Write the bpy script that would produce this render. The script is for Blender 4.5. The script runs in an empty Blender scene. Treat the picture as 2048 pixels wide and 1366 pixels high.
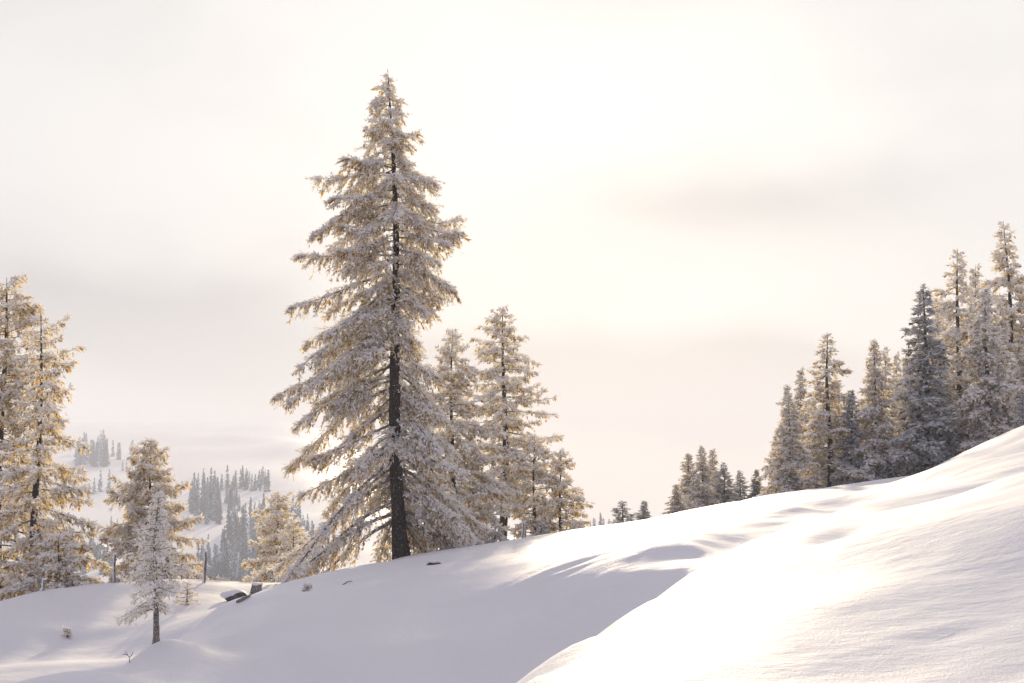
import bpy, math, random
import numpy as np
from mathutils import Vector, Matrix
R = math.radians
sc = bpy.context.scene
col = sc.collection

# ------------------------------------------------------------------ camera
F = 2813.0                      # focal length in photo pixels (2048 wide)
PITCH = math.atan(267.0 / F)
cam_d = bpy.data.cameras.new('camera'); cam = bpy.data.objects.new('camera', cam_d); col.objects.link(cam)
cam.location = (0, 0, 0); cam.rotation_euler = (math.pi / 2 + PITCH, 0, 0)
cam_d.sensor_width = 36; cam_d.lens = 36 * F / 2048
cam_d.clip_start = 0.1; cam_d.clip_end = 20000
sc.camera = cam

# ------------------------------------------------------------------ light
SUN_AZ, SUN_EL = 3.0, 13.3
S = Vector((math.sin(R(SUN_AZ)) * math.cos(R(SUN_EL)), math.cos(R(SUN_AZ)) * math.cos(R(SUN_EL)), math.sin(R(SUN_EL))))
sun_d = bpy.data.lights.new('sun', 'SUN'); sun = bpy.data.objects.new('sun', sun_d); col.objects.link(sun)
sun_d.energy = 4.2; sun_d.angle = R(2.0); sun_d.color = (1.0, 0.82, 0.56)
sun.rotation_euler = S.to_track_quat('Z', 'Y').to_euler(); sun.location = (20, 60, 60)

world = bpy.data.worlds.new('World'); sc.world = world; world.use_nodes = True
nt = world.node_tree; nt.nodes.clear()
def N(tree, typ, **kw):
    n = tree.nodes.new(typ)
    for k, v in kw.items():
        if k.startswith('in_'):
            n.inputs[int(k[3:])].default_value = v
        else:
            setattr(n, k, v)
    return n
def math_node(tree, op, a, b=None, clamp=False):
    n = tree.nodes.new('ShaderNodeMath'); n.operation = op; n.use_clamp = clamp
    for i, v in enumerate((a, b)):
        if v is None: continue
        if hasattr(v, 'is_output'): tree.links.new(v, n.inputs[i])
        else: n.inputs[i].default_value = v
    return n.outputs[0]
def mix_col(tree, fac, a, b, blend='MIX'):
    n = tree.nodes.new('ShaderNodeMix'); n.data_type = 'RGBA'; n.blend_type = blend
    for idx, v in ((0, fac), (6, a), (7, b)):
        if hasattr(v, 'is_output'): tree.links.new(v, n.inputs[idx])
        elif idx == 0: n.inputs[0].default_value = v
        else: n.inputs[idx].default_value = (*v, 1)
    return n.outputs[2]
def world_build():
    t = nt
    tc = N(t, 'ShaderNodeTexCoord')
    sky = N(t, 'ShaderNodeTexSky', sky_type='NISHITA', sun_disc=False, sun_elevation=R(SUN_EL), sun_rotation=R(SUN_AZ))
    sky.altitude = 1200; sky.dust_density = 2.0
    nrm = N(t, 'ShaderNodeVectorMath', operation='NORMALIZE'); t.links.new(tc.outputs['Generated'], nrm.inputs[0])
    dot = N(t, 'ShaderNodeVectorMath', operation='DOT_PRODUCT'); t.links.new(nrm.outputs[0], dot.inputs[0]); dot.inputs[1].default_value = S
    d = math_node(t, 'MAXIMUM', dot.outputs['Value'], 0.0)
    wide = math_node(t, 'POWER', d, 1.25)
    tight = math_node(t, 'POWER', d, 40.0)
    # high cloud veil: warm bright towards the sun, cool lavender away from it
    veil = mix_col(t, wide, (0.285, 0.272, 0.345), (0.545, 0.53, 0.505))
    veil = mix_col(t, tight, veil, (0.60, 0.58, 0.54))
    # soft cloud banks in the veil
    mp = N(t, 'ShaderNodeMapping'); t.links.new(nrm.outputs[0], mp.inputs['Vector'])
    mp.inputs['Scale'].default_value = (1.0, 1.0, 1.9); mp.inputs['Location'].default_value = (0.35, 0.1, 0.22)
    no = N(t, 'ShaderNodeTexNoise'); t.links.new(mp.outputs[0], no.inputs['Vector'])
    no.inputs['Scale'].default_value = 4.2; no.inputs['Detail'].default_value = 3.0; no.inputs['Roughness'].default_value = 0.42
    rp = N(t, 'ShaderNodeMapRange', interpolation_type='SMOOTHSTEP'); t.links.new(no.outputs['Fac'], rp.inputs['Value'])
    rp.inputs['From Min'].default_value = 0.34; rp.inputs['From Max'].default_value = 0.62
    rp.inputs['To Min'].default_value = 0.0; rp.inputs['To Max'].default_value = 1.0
    sep = N(t, 'ShaderNodeSeparateXYZ'); t.links.new(nrm.outputs[0], sep.inputs[0])
    az = math_node(t, 'ARCTAN2', sep.outputs[0], sep.outputs[1]); el = math_node(t, 'ARCSINE', sep.outputs[2])
    wob = math_node(t, 'MULTIPLY', math_node(t, 'SUBTRACT', no.outputs['Fac'], 0.5), 0.34)
    tot = None
    for a0, e0, aw, ew, k in ((-0.225, 0.135, 0.13, 0.05, 1.25), (0.13, 0.052, 0.18, 0.032, 1.3), (0.155, 0.195, 0.10, 0.04, 0.7), (-0.20, 0.065, 0.10, 0.04, 0.6), (-0.05, 0.085, 0.12, 0.03, 0.5), (0.02, 0.14, 0.06, 0.05, 0.25)):
        u = math_node(t, 'DIVIDE', math_node(t, 'SUBTRACT', math_node(t, 'ADD', az, wob), a0), aw)
        v = math_node(t, 'DIVIDE', math_node(t, 'SUBTRACT', math_node(t, 'ADD', el, math_node(t, 'MULTIPLY', wob, 0.4)), e0), ew)
        r2 = math_node(t, 'ADD', math_node(t, 'MULTIPLY', u, u), math_node(t, 'MULTIPLY', v, v))
        b = math_node(t, 'MULTIPLY', math_node(t, 'POWER', 2.718, math_node(t, 'MULTIPLY', r2, -1.0)), k)
        tot = b if tot is None else math_node(t, 'ADD', tot, b)
    tot = math_node(t, 'ADD', tot, math_node(t, 'MULTIPLY', math_node(t, 'SUBTRACT', 1.0, rp.outputs['Result']), 0.25), clamp=True)
    bank = mix_col(t, 1.0, veil, (0.25, 0.253, 0.265))
    veil2 = mix_col(t, tot, veil, bank)
    sk = N(t, 'ShaderNodeVectorMath', operation='SCALE'); t.links.new(sky.outputs[0], sk.inputs[0]); sk.inputs['Scale'].default_value = 0.06
    out = mix_col(t, 0.88, sk.outputs[0], veil2)
    bg = N(t, 'ShaderNodeBackground'); t.links.new(out, bg.inputs['Color']); bg.inputs['Strength'].default_value = 1.0
    wo = N(t, 'ShaderNodeOutputWorld'); t.links.new(bg.outputs[0], wo.inputs['Surface'])
world_build()
sc.view_settings.view_transform = 'Standard'; sc.view_settings.look = 'None'
sc.view_settings.exposure = 0.83; sc.view_settings.gamma = 1.0; sc.view_settings.use_curve_mapping = False
sc.cycles.max_bounces = 7; sc.cycles.diffuse_bounces = 5; sc.cycles.transmission_bounces = 5
sc.cycles.volume_bounces = 1; sc.cycles.use_denoising = True
sc.cycles.sample_clamp_indirect = 4.0

# ------------------------------------------------------------------ helpers
def tag(o, label=None, cat=None, group=None, kind=None):
    if label: o['label'] = label
    if cat: o['category'] = cat
    if group: o['group'] = group
    if kind: o['kind'] = kind
    return o
def link(o, parent=None):
    col.objects.link(o)
    if parent is not None: o.parent = parent
    return o
def empty(name, loc=(0, 0, 0)):
    e = bpy.data.objects.new(name, None); e.location = loc; e.empty_display_size = 0.3
    return link(e)
def mesh(name, verts, faces, mats, mat_idx=None, smooth=False, attrs=None):
    """verts (N,3); faces (M,k) array (or list of such arrays)"""
    verts = np.asarray(verts, dtype=np.float32)
    fl = faces if isinstance(faces, list) else [faces]
    fl = [np.asarray(f, dtype=np.int32) for f in fl if len(f)]
    loops = np.concatenate([f.ravel() for f in fl])
    tot = np.concatenate([np.full(len(f), f.shape[1], np.int32) for f in fl])
    start = np.concatenate(([0], np.cumsum(tot)[:-1])).astype(np.int32)
    me = bpy.data.meshes.new(name)
    me.vertices.add(len(verts)); me.vertices.foreach_set('co', verts.ravel())
    me.loops.add(len(loops)); me.loops.foreach_set('vertex_index', loops)
    me.polygons.add(len(tot)); me.polygons.foreach_set('loop_start', start)
    for m in (mats if isinstance(mats, (list, tuple)) else [mats]): me.materials.append(m)
    if mat_idx is not None: me.polygons.foreach_set('material_index', np.asarray(mat_idx, np.int32))
    me.polygons.foreach_set('use_smooth', np.full(len(tot), smooth, bool) if not isinstance(smooth, np.ndarray) else smooth)
    for k, v in (attrs or {}).items():
        a = me.attributes.new(k, 'FLOAT', 'FACE'); a.data.foreach_set('value', np.asarray(v, np.float32))
    me.update(calc_edges=True)
    return me
def obj(name, me, parent=None):
    return link(bpy.data.objects.new(name, me), parent)
def ray(px, py):
    cx, cy = (px - 1024) / F, (683 - py) / F
    return np.array((cx, math.cos(PITCH) - cy * math.sin(PITCH), math.sin(PITCH) + cy * math.cos(PITCH)))
def at(px, py, Y):
    v = ray(px, py); return v * (Y / v[1])
def vnoise(x, y, seed):
    """smooth 2-D value noise in 0..1"""
    g = np.random.RandomState(seed).rand(64, 64)
    xi, yi = np.floor(x).astype(int), np.floor(y).astype(int)
    fx, fy = x - xi, y - yi
    fx = fx * fx * fx * (fx * (fx * 6 - 15) + 10); fy = fy * fy * fy * (fy * (fy * 6 - 15) + 10)
    a, b = g[xi % 64, yi % 64], g[(xi + 1) % 64, yi % 64]
    c, d = g[xi % 64, (yi + 1) % 64], g[(xi + 1) % 64, (yi + 1) % 64]
    return (a * (1 - fx) + b * fx) * (1 - fy) + (c * (1 - fx) + d * fx) * fy
def sstep(a, b, x):
    t = np.clip((x - a) / (b - a), 0, 1); return t * t * (3 - 2 * t)

# ------------------------------------------------------------------ materials
def new_mat(name):
    m = bpy.data.materials.new(name); m.use_nodes = True; m.node_tree.nodes.clear(); return m, m.node_tree
def finish(t, shader):
    o = t.nodes.new('ShaderNodeOutputMaterial'); t.links.new(shader, o.inputs['Surface'])
def noise(t, scale, detail=3, rough=0.5, coord='Object', vec=None, stretch=None):
    if vec is None:
        tc = t.nodes.new('ShaderNodeTexCoord'); vec = tc.outputs[coord]
    if stretch:
        mp = t.nodes.new('ShaderNodeMapping'); mp.inputs['Scale'].default_value = stretch; t.links.new(vec, mp.inputs['Vector']); vec = mp.outputs[0]
    n = t.nodes.new('ShaderNodeTexNoise'); t.links.new(vec, n.inputs['Vector'])
    n.inputs['Scale'].default_value = scale; n.inputs['Detail'].default_value = detail; n.inputs['Roughness'].default_value = rough
    return n.outputs['Fac']
def ramp(t, v, lo, hi):
    m = t.nodes.new('ShaderNodeMapRange'); t.links.new(v, m.inputs['Value'])
    m.inputs['From Min'].default_value = lo; m.inputs['From Max'].default_value = hi
    return m.outputs['Result']

def mat_snow():
    m, t = new_mat('snow')
    p = t.nodes.new('ShaderNodeBsdfPrincipled')
    p.inputs['Base Color'].default_value = (0.77, 0.765, 0.785, 1)
    p.inputs['Roughness'].default_value = 0.62
    p.inputs['Specular IOR Level'].default_value = 0.25
    n1 = math_node(t, 'MULTIPLY', noise(t, 38.0, 4, 0.65), ramp(t, noise(t, 0.8, 3, 0.55), 0.25, 0.7))
    n2 = noise(t, 3.2, 4, 0.55, stretch=(0.55, 1.0, 1.0))
    b1 = t.nodes.new('ShaderNodeBump'); b1.inputs['Strength'].default_value = 0.6; b1.inputs['Distance'].default_value = 0.016; t.links.new(n1, b1.inputs['Height'])
    b2 = t.nodes.new('ShaderNodeBump'); b2.inputs['Strength'].default_value = 0.42; b2.inputs['Distance'].default_value = 0.05
    t.links.new(n2, b2.inputs['Height']); t.links.new(b1.outputs[0], b2.inputs['Normal'])
    t.links.new(b2.outputs[0], p.inputs['Normal'])
    finish(t, p.outputs[0]); return m
def mat_needles(name, needle, frost, tr_needle, tr_frost, amount=0.0, trans=0.5):
    """rimed spruce needles: 'frost' (per blade) says how much rime a blade carries"""
    m, t = new_mat(name)
    a = t.nodes.new('ShaderNodeAttribute'); a.attribute_name = 'frost'
    n = noise(t, 1.7, 2)
    f = math_node(t, 'ADD', a.outputs['Fac'], math_node(t, 'MULTIPLY', math_node(t, 'SUBTRACT', n, 0.5), 0.9))
    f = math_node(t, 'ADD', f, amount, clamp=True)
    sm = t.nodes.new('ShaderNodeMapRange'); sm.interpolation_type = 'SMOOTHSTEP'; t.links.new(f, sm.inputs['Value']); sm.inputs['From Min'].default_value = 0.22; sm.inputs['From Max'].default_value = 0.72; f = sm.outputs['Result']
    c = mix_col(t, f, needle, frost)
    tcx = mix_col(t, f, tr_needle, tr_frost)
    d = t.nodes.new('ShaderNodeBsdfDiffuse'); t.links.new(c, d.inputs['Color'])
    tr = t.nodes.new('ShaderNodeBsdfTranslucent'); t.links.new(tcx, tr.inputs['Color'])
    mx = t.nodes.new('ShaderNodeMixShader')
    mr = t.nodes.new('ShaderNodeMapRange'); t.links.new(f, mr.inputs['Value']); mr.inputs['To Min'].default_value = trans; mr.inputs['To Max'].default_value = trans * 0.46; t.links.new(mr.outputs['Result'], mx.inputs[0])
    t.links.new(d.outputs[0], mx.inputs[1]); t.links.new(tr.outputs[0], mx.inputs[2])
    finish(t, mx.outputs[0]); return m
def mat_bark(name, dark, light, speck=0.60, rime=(0.72, 0.72, 0.76), fine=38.0):
    m, t = new_mat(name)
    p = t.nodes.new('ShaderNodeBsdfPrincipled'); p.inputs['Roughness'].default_value = 0.9
    n = noise(t, 9.0, 5, 0.6, stretch=(1, 1, 0.22)); c = mix_col(t, ramp(t, n, 0.35, 0.7), dark, light)
    s = noise(t, fine, 3, 0.6, stretch=(1, 1, 0.45)); c = mix_col(t, ramp(t, s, speck, speck + 0.06), c, rime)
    t.links.new(c, p.inputs['Base Color'])
    b = t.nodes.new('ShaderNodeBump'); b.inputs['Strength'].default_value = 0.9; b.inputs['Distance'].default_value = 0.03; t.links.new(n, b.inputs['Height'])
    t.links.new(b.outputs[0], p.inputs['Normal'])
    finish(t, p.outputs[0]); return m
def mat_plain(name, a, b, scale=4.0, rough=0.85, bump=0.4, lo=0.35, hi=0.65):
    m, t = new_mat(name)
    p = t.nodes.new('ShaderNodeBsdfPrincipled'); p.inputs['Roughness'].default_value = rough
    n = noise(t, scale, 5, 0.6); t.links.new(mix_col(t, ramp(t, n, lo, hi), a, b), p.inputs['Base Color'])
    bb = t.nodes.new('ShaderNodeBump'); bb.inputs['Strength'].default_value = bump; bb.inputs['Distance'].default_value = 0.03; t.links.new(n, bb.inputs['Height'])
    t.links.new(bb.outputs[0], p.inputs['Normal'])
    finish(t, p.outputs[0]); return m
SNOW = mat_snow()
NEEDLE = mat_needles('rimed_needles', (0.06, 0.046, 0.026), (0.90, 0.90, 0.93), (0.82, 0.57, 0.19), (0.94, 0.86, 0.68), 0.20, 0.62)
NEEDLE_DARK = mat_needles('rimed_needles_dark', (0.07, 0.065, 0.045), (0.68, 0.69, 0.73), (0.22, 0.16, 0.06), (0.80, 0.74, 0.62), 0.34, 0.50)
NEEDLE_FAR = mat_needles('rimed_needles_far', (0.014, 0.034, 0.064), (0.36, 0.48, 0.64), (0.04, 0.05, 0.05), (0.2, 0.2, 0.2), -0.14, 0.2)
BARK = mat_bark('spruce_bark', (0.020, 0.015, 0.013), (0.060, 0.043, 0.033), 0.64)
BARK_RIMED = mat_bark('rimed_bark', (0.07, 0.055, 0.045), (0.17, 0.14, 0.12), 0.53, (0.50, 0.49, 0.50), 70.0)
WOOD = mat_bark('weathered_post', (0.10, 0.085, 0.07), (0.24, 0.21, 0.18), 0.56)
ROCK = mat_plain('rock', (0.035, 0.032, 0.034), (0.12, 0.11, 0.11), 6.0)
TIMBER = mat_plain('hut_timber', (0.06, 0.05, 0.045), (0.13, 0.10, 0.08), 2.0)
RIME = mat_plain('rime', (0.70, 0.70, 0.74), (0.84, 0.84, 0.86), 20.0, 0.7, 0.6)

# ------------------------------------------------------------------ terrain
CP = []
def P(px, py, d): CP.append(tuple(at(px, py, d)))
def W(x, y, z): CP.append((x, y, z))
# near hill the photographer stands on, and the rounded rises behind it (right)
for p in ((0, -12, -2.2), (0, 0, -1.75), (7, 0, -1.2), (-7, 0, -2.9), (16, 0, 0.6), (30, 0, 2.5), (-18, 0, -4.6), (-35, 0, -6.0), (14, -12, 0.2), (-16, -12, -4.2),
          (16, 16, 0.9), (30, 20, 2.6), (30, 42, 3.0), (42, 30, 4.5), (46, 60, 6.0), (-6, 14, -4.4), (-14, 14, -5.2), (-28, 16, -5.8)): W(*p)
for p in ((1041, 1366, 11.8), (1179, 1285, 13.5), (1307, 1210, 15.8), (1394, 1146, 18.4), (1460, 1108, 20.8), (1512, 1079, 23.4), (1563, 1055, 26.4), (1614, 1037, 29.6),
          (1691, 1011, 36.5), (1768, 988, 42), (1844, 952, 47), (1895, 924, 51), (1947, 896, 54), (2048, 850, 58)): P(*p)
for p in ((1000, 1415, 12.0), (930, 1485, 12.0), (1000, 1425, 14.2), (930, 1490, 14.2), (1100, 1375, 16.5), (1300, 1366, 11.5), (1600, 1366, 11.4), (1900, 1366, 11.0), (2048, 1366, 10.7), (1300, 1290, 13.3), (1450, 1270, 13.1), (1600, 1260, 12.9), (1650, 1200, 14.1), (1400, 1210, 15.0), (1850, 1270, 12.3), (2048, 1270, 12.0), (1480, 1170, 16.2), (1700, 1160, 15.2), (1900, 1150, 14.4), (2048, 1130, 14.2),
          (1850, 1060, 16.8), (2048, 1020, 16.3), (1634, 1103, 19.6), (1700, 1064, 21), (1757, 1042, 22.6), (1850, 1008, 25), (1950, 972, 27), (2048, 940, 29),
          (1757, 1047, 28.5), (1757, 1005, 34.5), (1850, 1014, 32), (1950, 978, 34.5), (2048, 946, 36.5), (1850, 980, 38.5), (1950, 938, 43), (2048, 905, 47), (1640, 1084, 23.8), (1700, 1050, 27.5), (1700, 1018, 34)): P(*p)
# trough between the near hill and the middle rise
for p in ((0.0, 21, -4.6), (2.0, 27, -3.75), (-6, 23, -5.3), (-12, 21, -5.2), (3.9, 31, -2.75), (5.1, 33, -2.25), (6.8, 36.8, -1.8), (8.6, 40.5, -1.5), (10.6, 44.5, -1.2)): W(*p)
# the middle rise with its bank
for p in ((1000, 1366, 32), (1000, 1300, 33.3), (1000, 1220, 35.6), (1000, 1150, 39), (1000, 1110, 46), (1000, 1090, 55),
          (1120, 1300, 33), (1120, 1220, 34.8), (1120, 1150, 37), (1120, 1100, 41), (1120, 1078, 48), (1100, 1072, 57),
          (1250, 1225, 33.5), (1250, 1150, 35.4), (1250, 1100, 37.6), (1250, 1070, 43), (1250, 1046, 58),
          (1380, 1132, 35), (1380, 1086, 37.2), (1380, 1052, 43), (1400, 1020, 61),
          (1410, 1117, 36.1), (1410, 1078, 38.3), (1410, 1048, 44.5), (1440, 1101, 37.4), (1440, 1066, 39.6), (1470, 1085, 38.8), (1470, 1054, 41.0), (1470, 1032, 47), (1500, 1068, 40.0), (1550, 1049, 41.8), (1550, 1026, 44.2), (1550, 1006, 51), (1650, 1022, 45.2), (1650, 1002, 48.2), (1500, 1037, 42.6), (1500, 1016, 52), (1500, 998, 65), (1600, 1035, 43), (1600, 1013, 45.3), (1600, 996, 56), (1600, 983, 68), (1700, 1010, 47), (1700, 990, 51), (1700, 979, 60), (1700, 968, 71), (1780, 984, 53), (1780, 974, 58), (1760, 967, 66), (1844, 957, 62), (1844, 953, 72),
          (800, 1366, 31), (800, 1300, 32.6), (800, 1220, 35.5), (800, 1160, 39), (800, 1130, 46), (805, 1117, 52), (900, 1105, 54),
          (600, 1366, 30), (600, 1290, 31.5), (600, 1220, 34), (600, 1182, 38), (600, 1160, 44), (700, 1138, 48),
          (430, 1217, 36), (500, 1190, 39), (330, 1275, 31), (180, 1340, 26.5), (100, 1366, 25), (430, 1300, 31.5), (430, 1366, 28.8), (280, 1366, 26.0)): P(*p)
for p in ((400, 1248, 38.5), (430, 1234, 40.5), (480, 1203, 43), (560, 1184, 41), (540, 1182, 46), (480, 1240, 33.6), (520, 1216, 34.8), (600, 1172, 49), (660, 1160, 51)): P(*p)
# left mound
for p in ((-9.0, 36.0, -4.95), (-10.2, 33.0, -5.2), (-9.1, 40.5, -4.75)): W(*p)
for p in ((-9.3, 28, -4.45), (-9.1, 30.6, -4.75), (-12, 28, -5.0)): W(*p)
for p in ((100, 1335, 38.5), (210, 1325, 39), (300, 1265, 43), (400, 1225, 46), (460, 1203, 47.5), (200, 1275, 43.6), (100, 1285, 42.5), (0, 1300, 41), (0, 1366, 36.5), (100, 1240, 44.2), (200, 1235, 45.6), (300, 1230, 46.2), (0, 1262, 42.2),
          (200, 1197, 48), (100, 1207, 46.4), (330, 1192, 49), (400, 1195, 48.6), (0, 1228, 44), (50, 1200, 46), (100, 1183, 48), (180, 1170, 50), (235, 1165, 51), (330, 1158, 52), (400, 1160, 52), (430, 1168, 51), (480, 1190, 50), (520, 1196, 47), (0, 1252, 52), (100, 1202, 54), (200, 1186, 56), (-120, 1300, 42), (-120, 1270, 48)): P(*p)
# ground falling away behind the crests
for p in ((-30, 40, -5.5), (-30, 56, -6.5), (-20, 62, -6.0), (-14, 62, -5.6), (-9, 62, -6.0), (-30, 90, -22), (-12, 90, -16), (-4, 64, -4.6), (0, 66, -4.3), (4, 68, -4.0), (0, 90, -10), (-4, 110, -22),
          (8, 80, -3.0), (10, 96, -4.6), (13, 86, -2.6), (16, 82, -1.5), (22, 82, -0.9), (27, 84, -0.3), (34, 84, 0.8), (34, 70, 2.0), (16, 100, -3.0), (24, 100, -1.8), (34, 100, -0.5), (46, 90, 2.0),
          (10, 118, -14), (30, 118, -8), (48, 118, -3), (-30, 118, -36), (-48, 60, -9), (-48, 20, -7), (-48, 100, -28)): W(*p)
CP = np.array(CP)
SC = 30.0
def tps_k(r2): return np.where(r2 > 1e-12, 0.5 * r2 * np.log(np.maximum(r2, 1e-12)), 0.0)
def tps_fit(c, lam=5e-5):
    q = c[:, :2] / SC; n = len(q)
    A = np.zeros((n + 3, n + 3))
    A[:n, :n] = tps_k(((q[:, None] - q[None]) ** 2).sum(-1)) + lam * np.eye(n)
    A[:n, n] = 1; A[:n, n + 1:] = q; A[n, :n] = 1; A[n + 1:, :n] = q.T
    return np.linalg.solve(A, np.concatenate((c[:, 2], np.zeros(3))))
TW = tps_fit(CP)
def near_h(x, y):
    q = CP[:, :2] / SC; n = len(q); out = np.empty(len(x))
    for i in range(0, len(x), 20000):
        a = np.stack((x[i:i + 20000], y[i:i + 20000]), 1) / SC
        K = tps_k((a[:, 0:1] - q[None, :, 0]) ** 2 + (a[:, 1:2] - q[None, :, 1]) ** 2)
        out[i:i + 20000] = K @ TW[:n] + TW[n] + a @ TW[n + 1:]
    return out
YF = np.array([0, 110, 200, 350, 500, 600, 800, 1000, 1300, 1700, 2200, 3000, 4500.])
ZL = np.array([-20, -28, -46, -60, -64, -62, -46, -22, 5, 34, 60, 98, 165.])
ZR = np.array([-20, -22, -40, -55, -60, -58, -46, -40, -70, -105, -150, -210, -300.])
def far_h(x, y):
    u = x / np.maximum(y, 50)
    w = sstep(-0.16, 0.02, u)
    z = np.interp(y, YF, ZL) * (1 - w) + np.interp(y, YF, ZR) * w
    a = sstep(150, 600, y)
    return z + a * ((vnoise(x / 170 + 3.3, y / 230 + 1.2, 5) - 0.5) * 22 + (vnoise(x / 60, y / 75, 6) - 0.5) * 5)
TRACKS = []      # filled once the slope is known
def seg_dist(x, y, pts):
    best = np.full(len(x), 1e9)
    for (x0, y0), (x1, y1) in zip(pts[:-1], pts[1:]):
        dx, dy = x1 - x0, y1 - y0
        t = np.clip(((x - x0) * dx + (y - y0) * dy) / (dx * dx + dy * dy), 0, 1)
        best = np.minimum(best, np.hypot(x - x0 - t * dx, y - y0 - t * dy))
    return best
def height(x, y, detail=True):
    x = np.atleast_1d(np.asarray(x, float)); y = np.atleast_1d(np.asarray(y, float))
    z = np.empty(len(x)); wn = 1 - np.maximum(sstep(98, 150, y), np.maximum(sstep(50, 110, np.abs(x)), sstep(-10, -30, y)))
    m = wn > 0
    zf = far_h(x[~m], y[~m]) if (~m).any() else None
    if (~m).any(): z[~m] = zf
    if m.any():
        zn = near_h(x[m], y[m]); w = wn[m]
        z[m] = zn * w + far_h(x[m], y[m]) * (1 - w)
        if detail:
            xx, yy = x[m], y[m]
            ca, sa = math.cos(R(35)), math.sin(R(35))
            a, b = xx * ca + yy * sa, -xx * sa + yy * ca
            dz = (vnoise(a / 7 + 4, b / 3.2, 14) - 0.5) * 0.15 + (vnoise(a / 3.6, b / 1.4, 11) - 0.5) * 0.10 + (vnoise(a / 1.5 + 9, b / 0.55, 12) - 0.5) * 0.028 + (vnoise(xx / 0.5, yy / 0.5, 13) - 0.5) * 0.010
            for pts, dep, wid in TRACKS:
                d = seg_dist(xx, yy, pts); e0, e1 = np.array(pts[0]), np.array(pts[-1]); ln = np.hypot(*(e1 - e0))
                k = sstep(0, 0.35 * ln, np.hypot(xx - e0[0], yy - e0[1])) * sstep(0, 0.35 * ln, np.hypot(xx - e1[0], yy - e1[1]))
                dz += k * (-dep * np.exp(-(d / wid) ** 2) + 0.45 * dep * np.exp(-((d - 2.1 * wid) / (0.8 * wid)) ** 2))
            z[m] += dz * w
    return z
def hz(x, y): return float(height([x], [y])[0])
def ground_at(px, d):
    """a spot on the snow at depth d in the direction of photo column px"""
    x = (px - 1024) / F * d / math.cos(PITCH)
    return np.array((x, d, hz(x, d)))
def hit(px, py, lo=8, hi=75):
    """where the sight line through a photo pixel meets the near snow"""
    v = ray(px, py); ys = np.arange(lo, hi, 0.1)
    g = height(v[0] / v[1] * ys, ys, False) - v[2] / v[1] * ys
    i = np.argmax(g > 0)
    y = ys[i]; return np.array((v[0] / v[1] * y, y))
# ski tracks running down the bank of the middle rise, and old wind-filled lines on the near hill
for off, dep, wid in ((0, 0.022, 0.15), (13, 0.028, 0.16), (24, 0.018, 0.15)):
    TRACKS.append(([tuple(hit(px, py + off, 30)) for px, py in ((1270, 1078), (1190, 1098), (1100, 1133), (1010, 1175), (930, 1222), (880, 1262))], dep, wid))
TRACKS.append(([tuple(hit(px, py, 14, 46)) for px, py in ((1620, 1112), (1690, 1074), (1752, 1046))], 0.05, 0.22))
TRACKS.append(([(x, y) for x, y in (tuple(hit(px, py, 9, 20)) for px, py in ((1840, 1288), (1905, 1266), (1960, 1258)))], 0.02, 0.12))

def grow(a, b, r):
    v = [a]; s = abs(r[0]); sg = 1 if b > a else -1
    while (b - v[-1]) * sg > 0: v.append(v[-1] + sg * s); s *= r[1]
    return np.array(v)
gx = np.concatenate((grow(-38, -3000, (0.3, 1.13))[1:][::-1], np.arange(-38, 44.01, 0.19), grow(44, 3000, (0.3, 1.13))[1:]))
gy = np.concatenate((grow(8, -25, (0.16, 1.1))[1:][::-1], np.arange(8, 30, 0.15), np.arange(30, 48, 0.12), np.arange(48, 76, 0.25), grow(76, 4200, (0.4, 1.035))))
XX, YY = np.meshgrid(gx, gy)
ZZ = height(XX.ravel(), YY.ravel())
nx, ny = len(gx), len(gy)
idx = np.arange(nx * ny).reshape(ny, nx)
gf = np.stack((idx[:-1, :-1], idx[:-1, 1:], idx[1:, 1:], idx[1:, :-1]), -1).reshape(-1, 4)
ground = obj('snow_ground', mesh('snow_ground', np.stack((XX.ravel(), YY.ravel(), ZZ), 1), gf, SNOW, smooth=True))
tag(ground, 'rolling drifts of fresh snow falling away to the valley', kind='structure')

# ------------------------------------------------------------------ tree kit
def unit(v): return v / np.maximum(np.linalg.norm(v, axis=-1, keepdims=True), 1e-9)
def tube(path, radii, sides=6, rng=None, rough=0.0):
    path = np.asarray(path, float); n = len(path)
    tan = unit(np.gradient(path, axis=0))
    ref = np.array((0, 0, 1.)) if abs(tan[0, 2]) < 0.8 else np.array((1., 0, 0))
    u = unit(np.cross(tan, ref)); v = np.cross(tan, u)
    a = np.linspace(0, 2 * math.pi, sides, endpoint=False)
    rr = np.asarray(radii)[:, None] * (1 + (rough * (rng.rand(n, sides) - 0.5) if rng is not None else 0) * np.ones((n, sides)))
    vs = path[:, None] + rr[..., None] * (np.cos(a)[None, :, None] * u[:, None] + np.sin(a)[None, :, None] * v[:, None])
    i = np.arange(n * sides).reshape(n, sides); j = np.roll(i, -1, axis=1)
    f = np.stack((i[:-1], j[:-1], j[1:], i[1:]), -1).reshape(-1, 4)
    return vs.reshape(-1, 3), f
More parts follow.
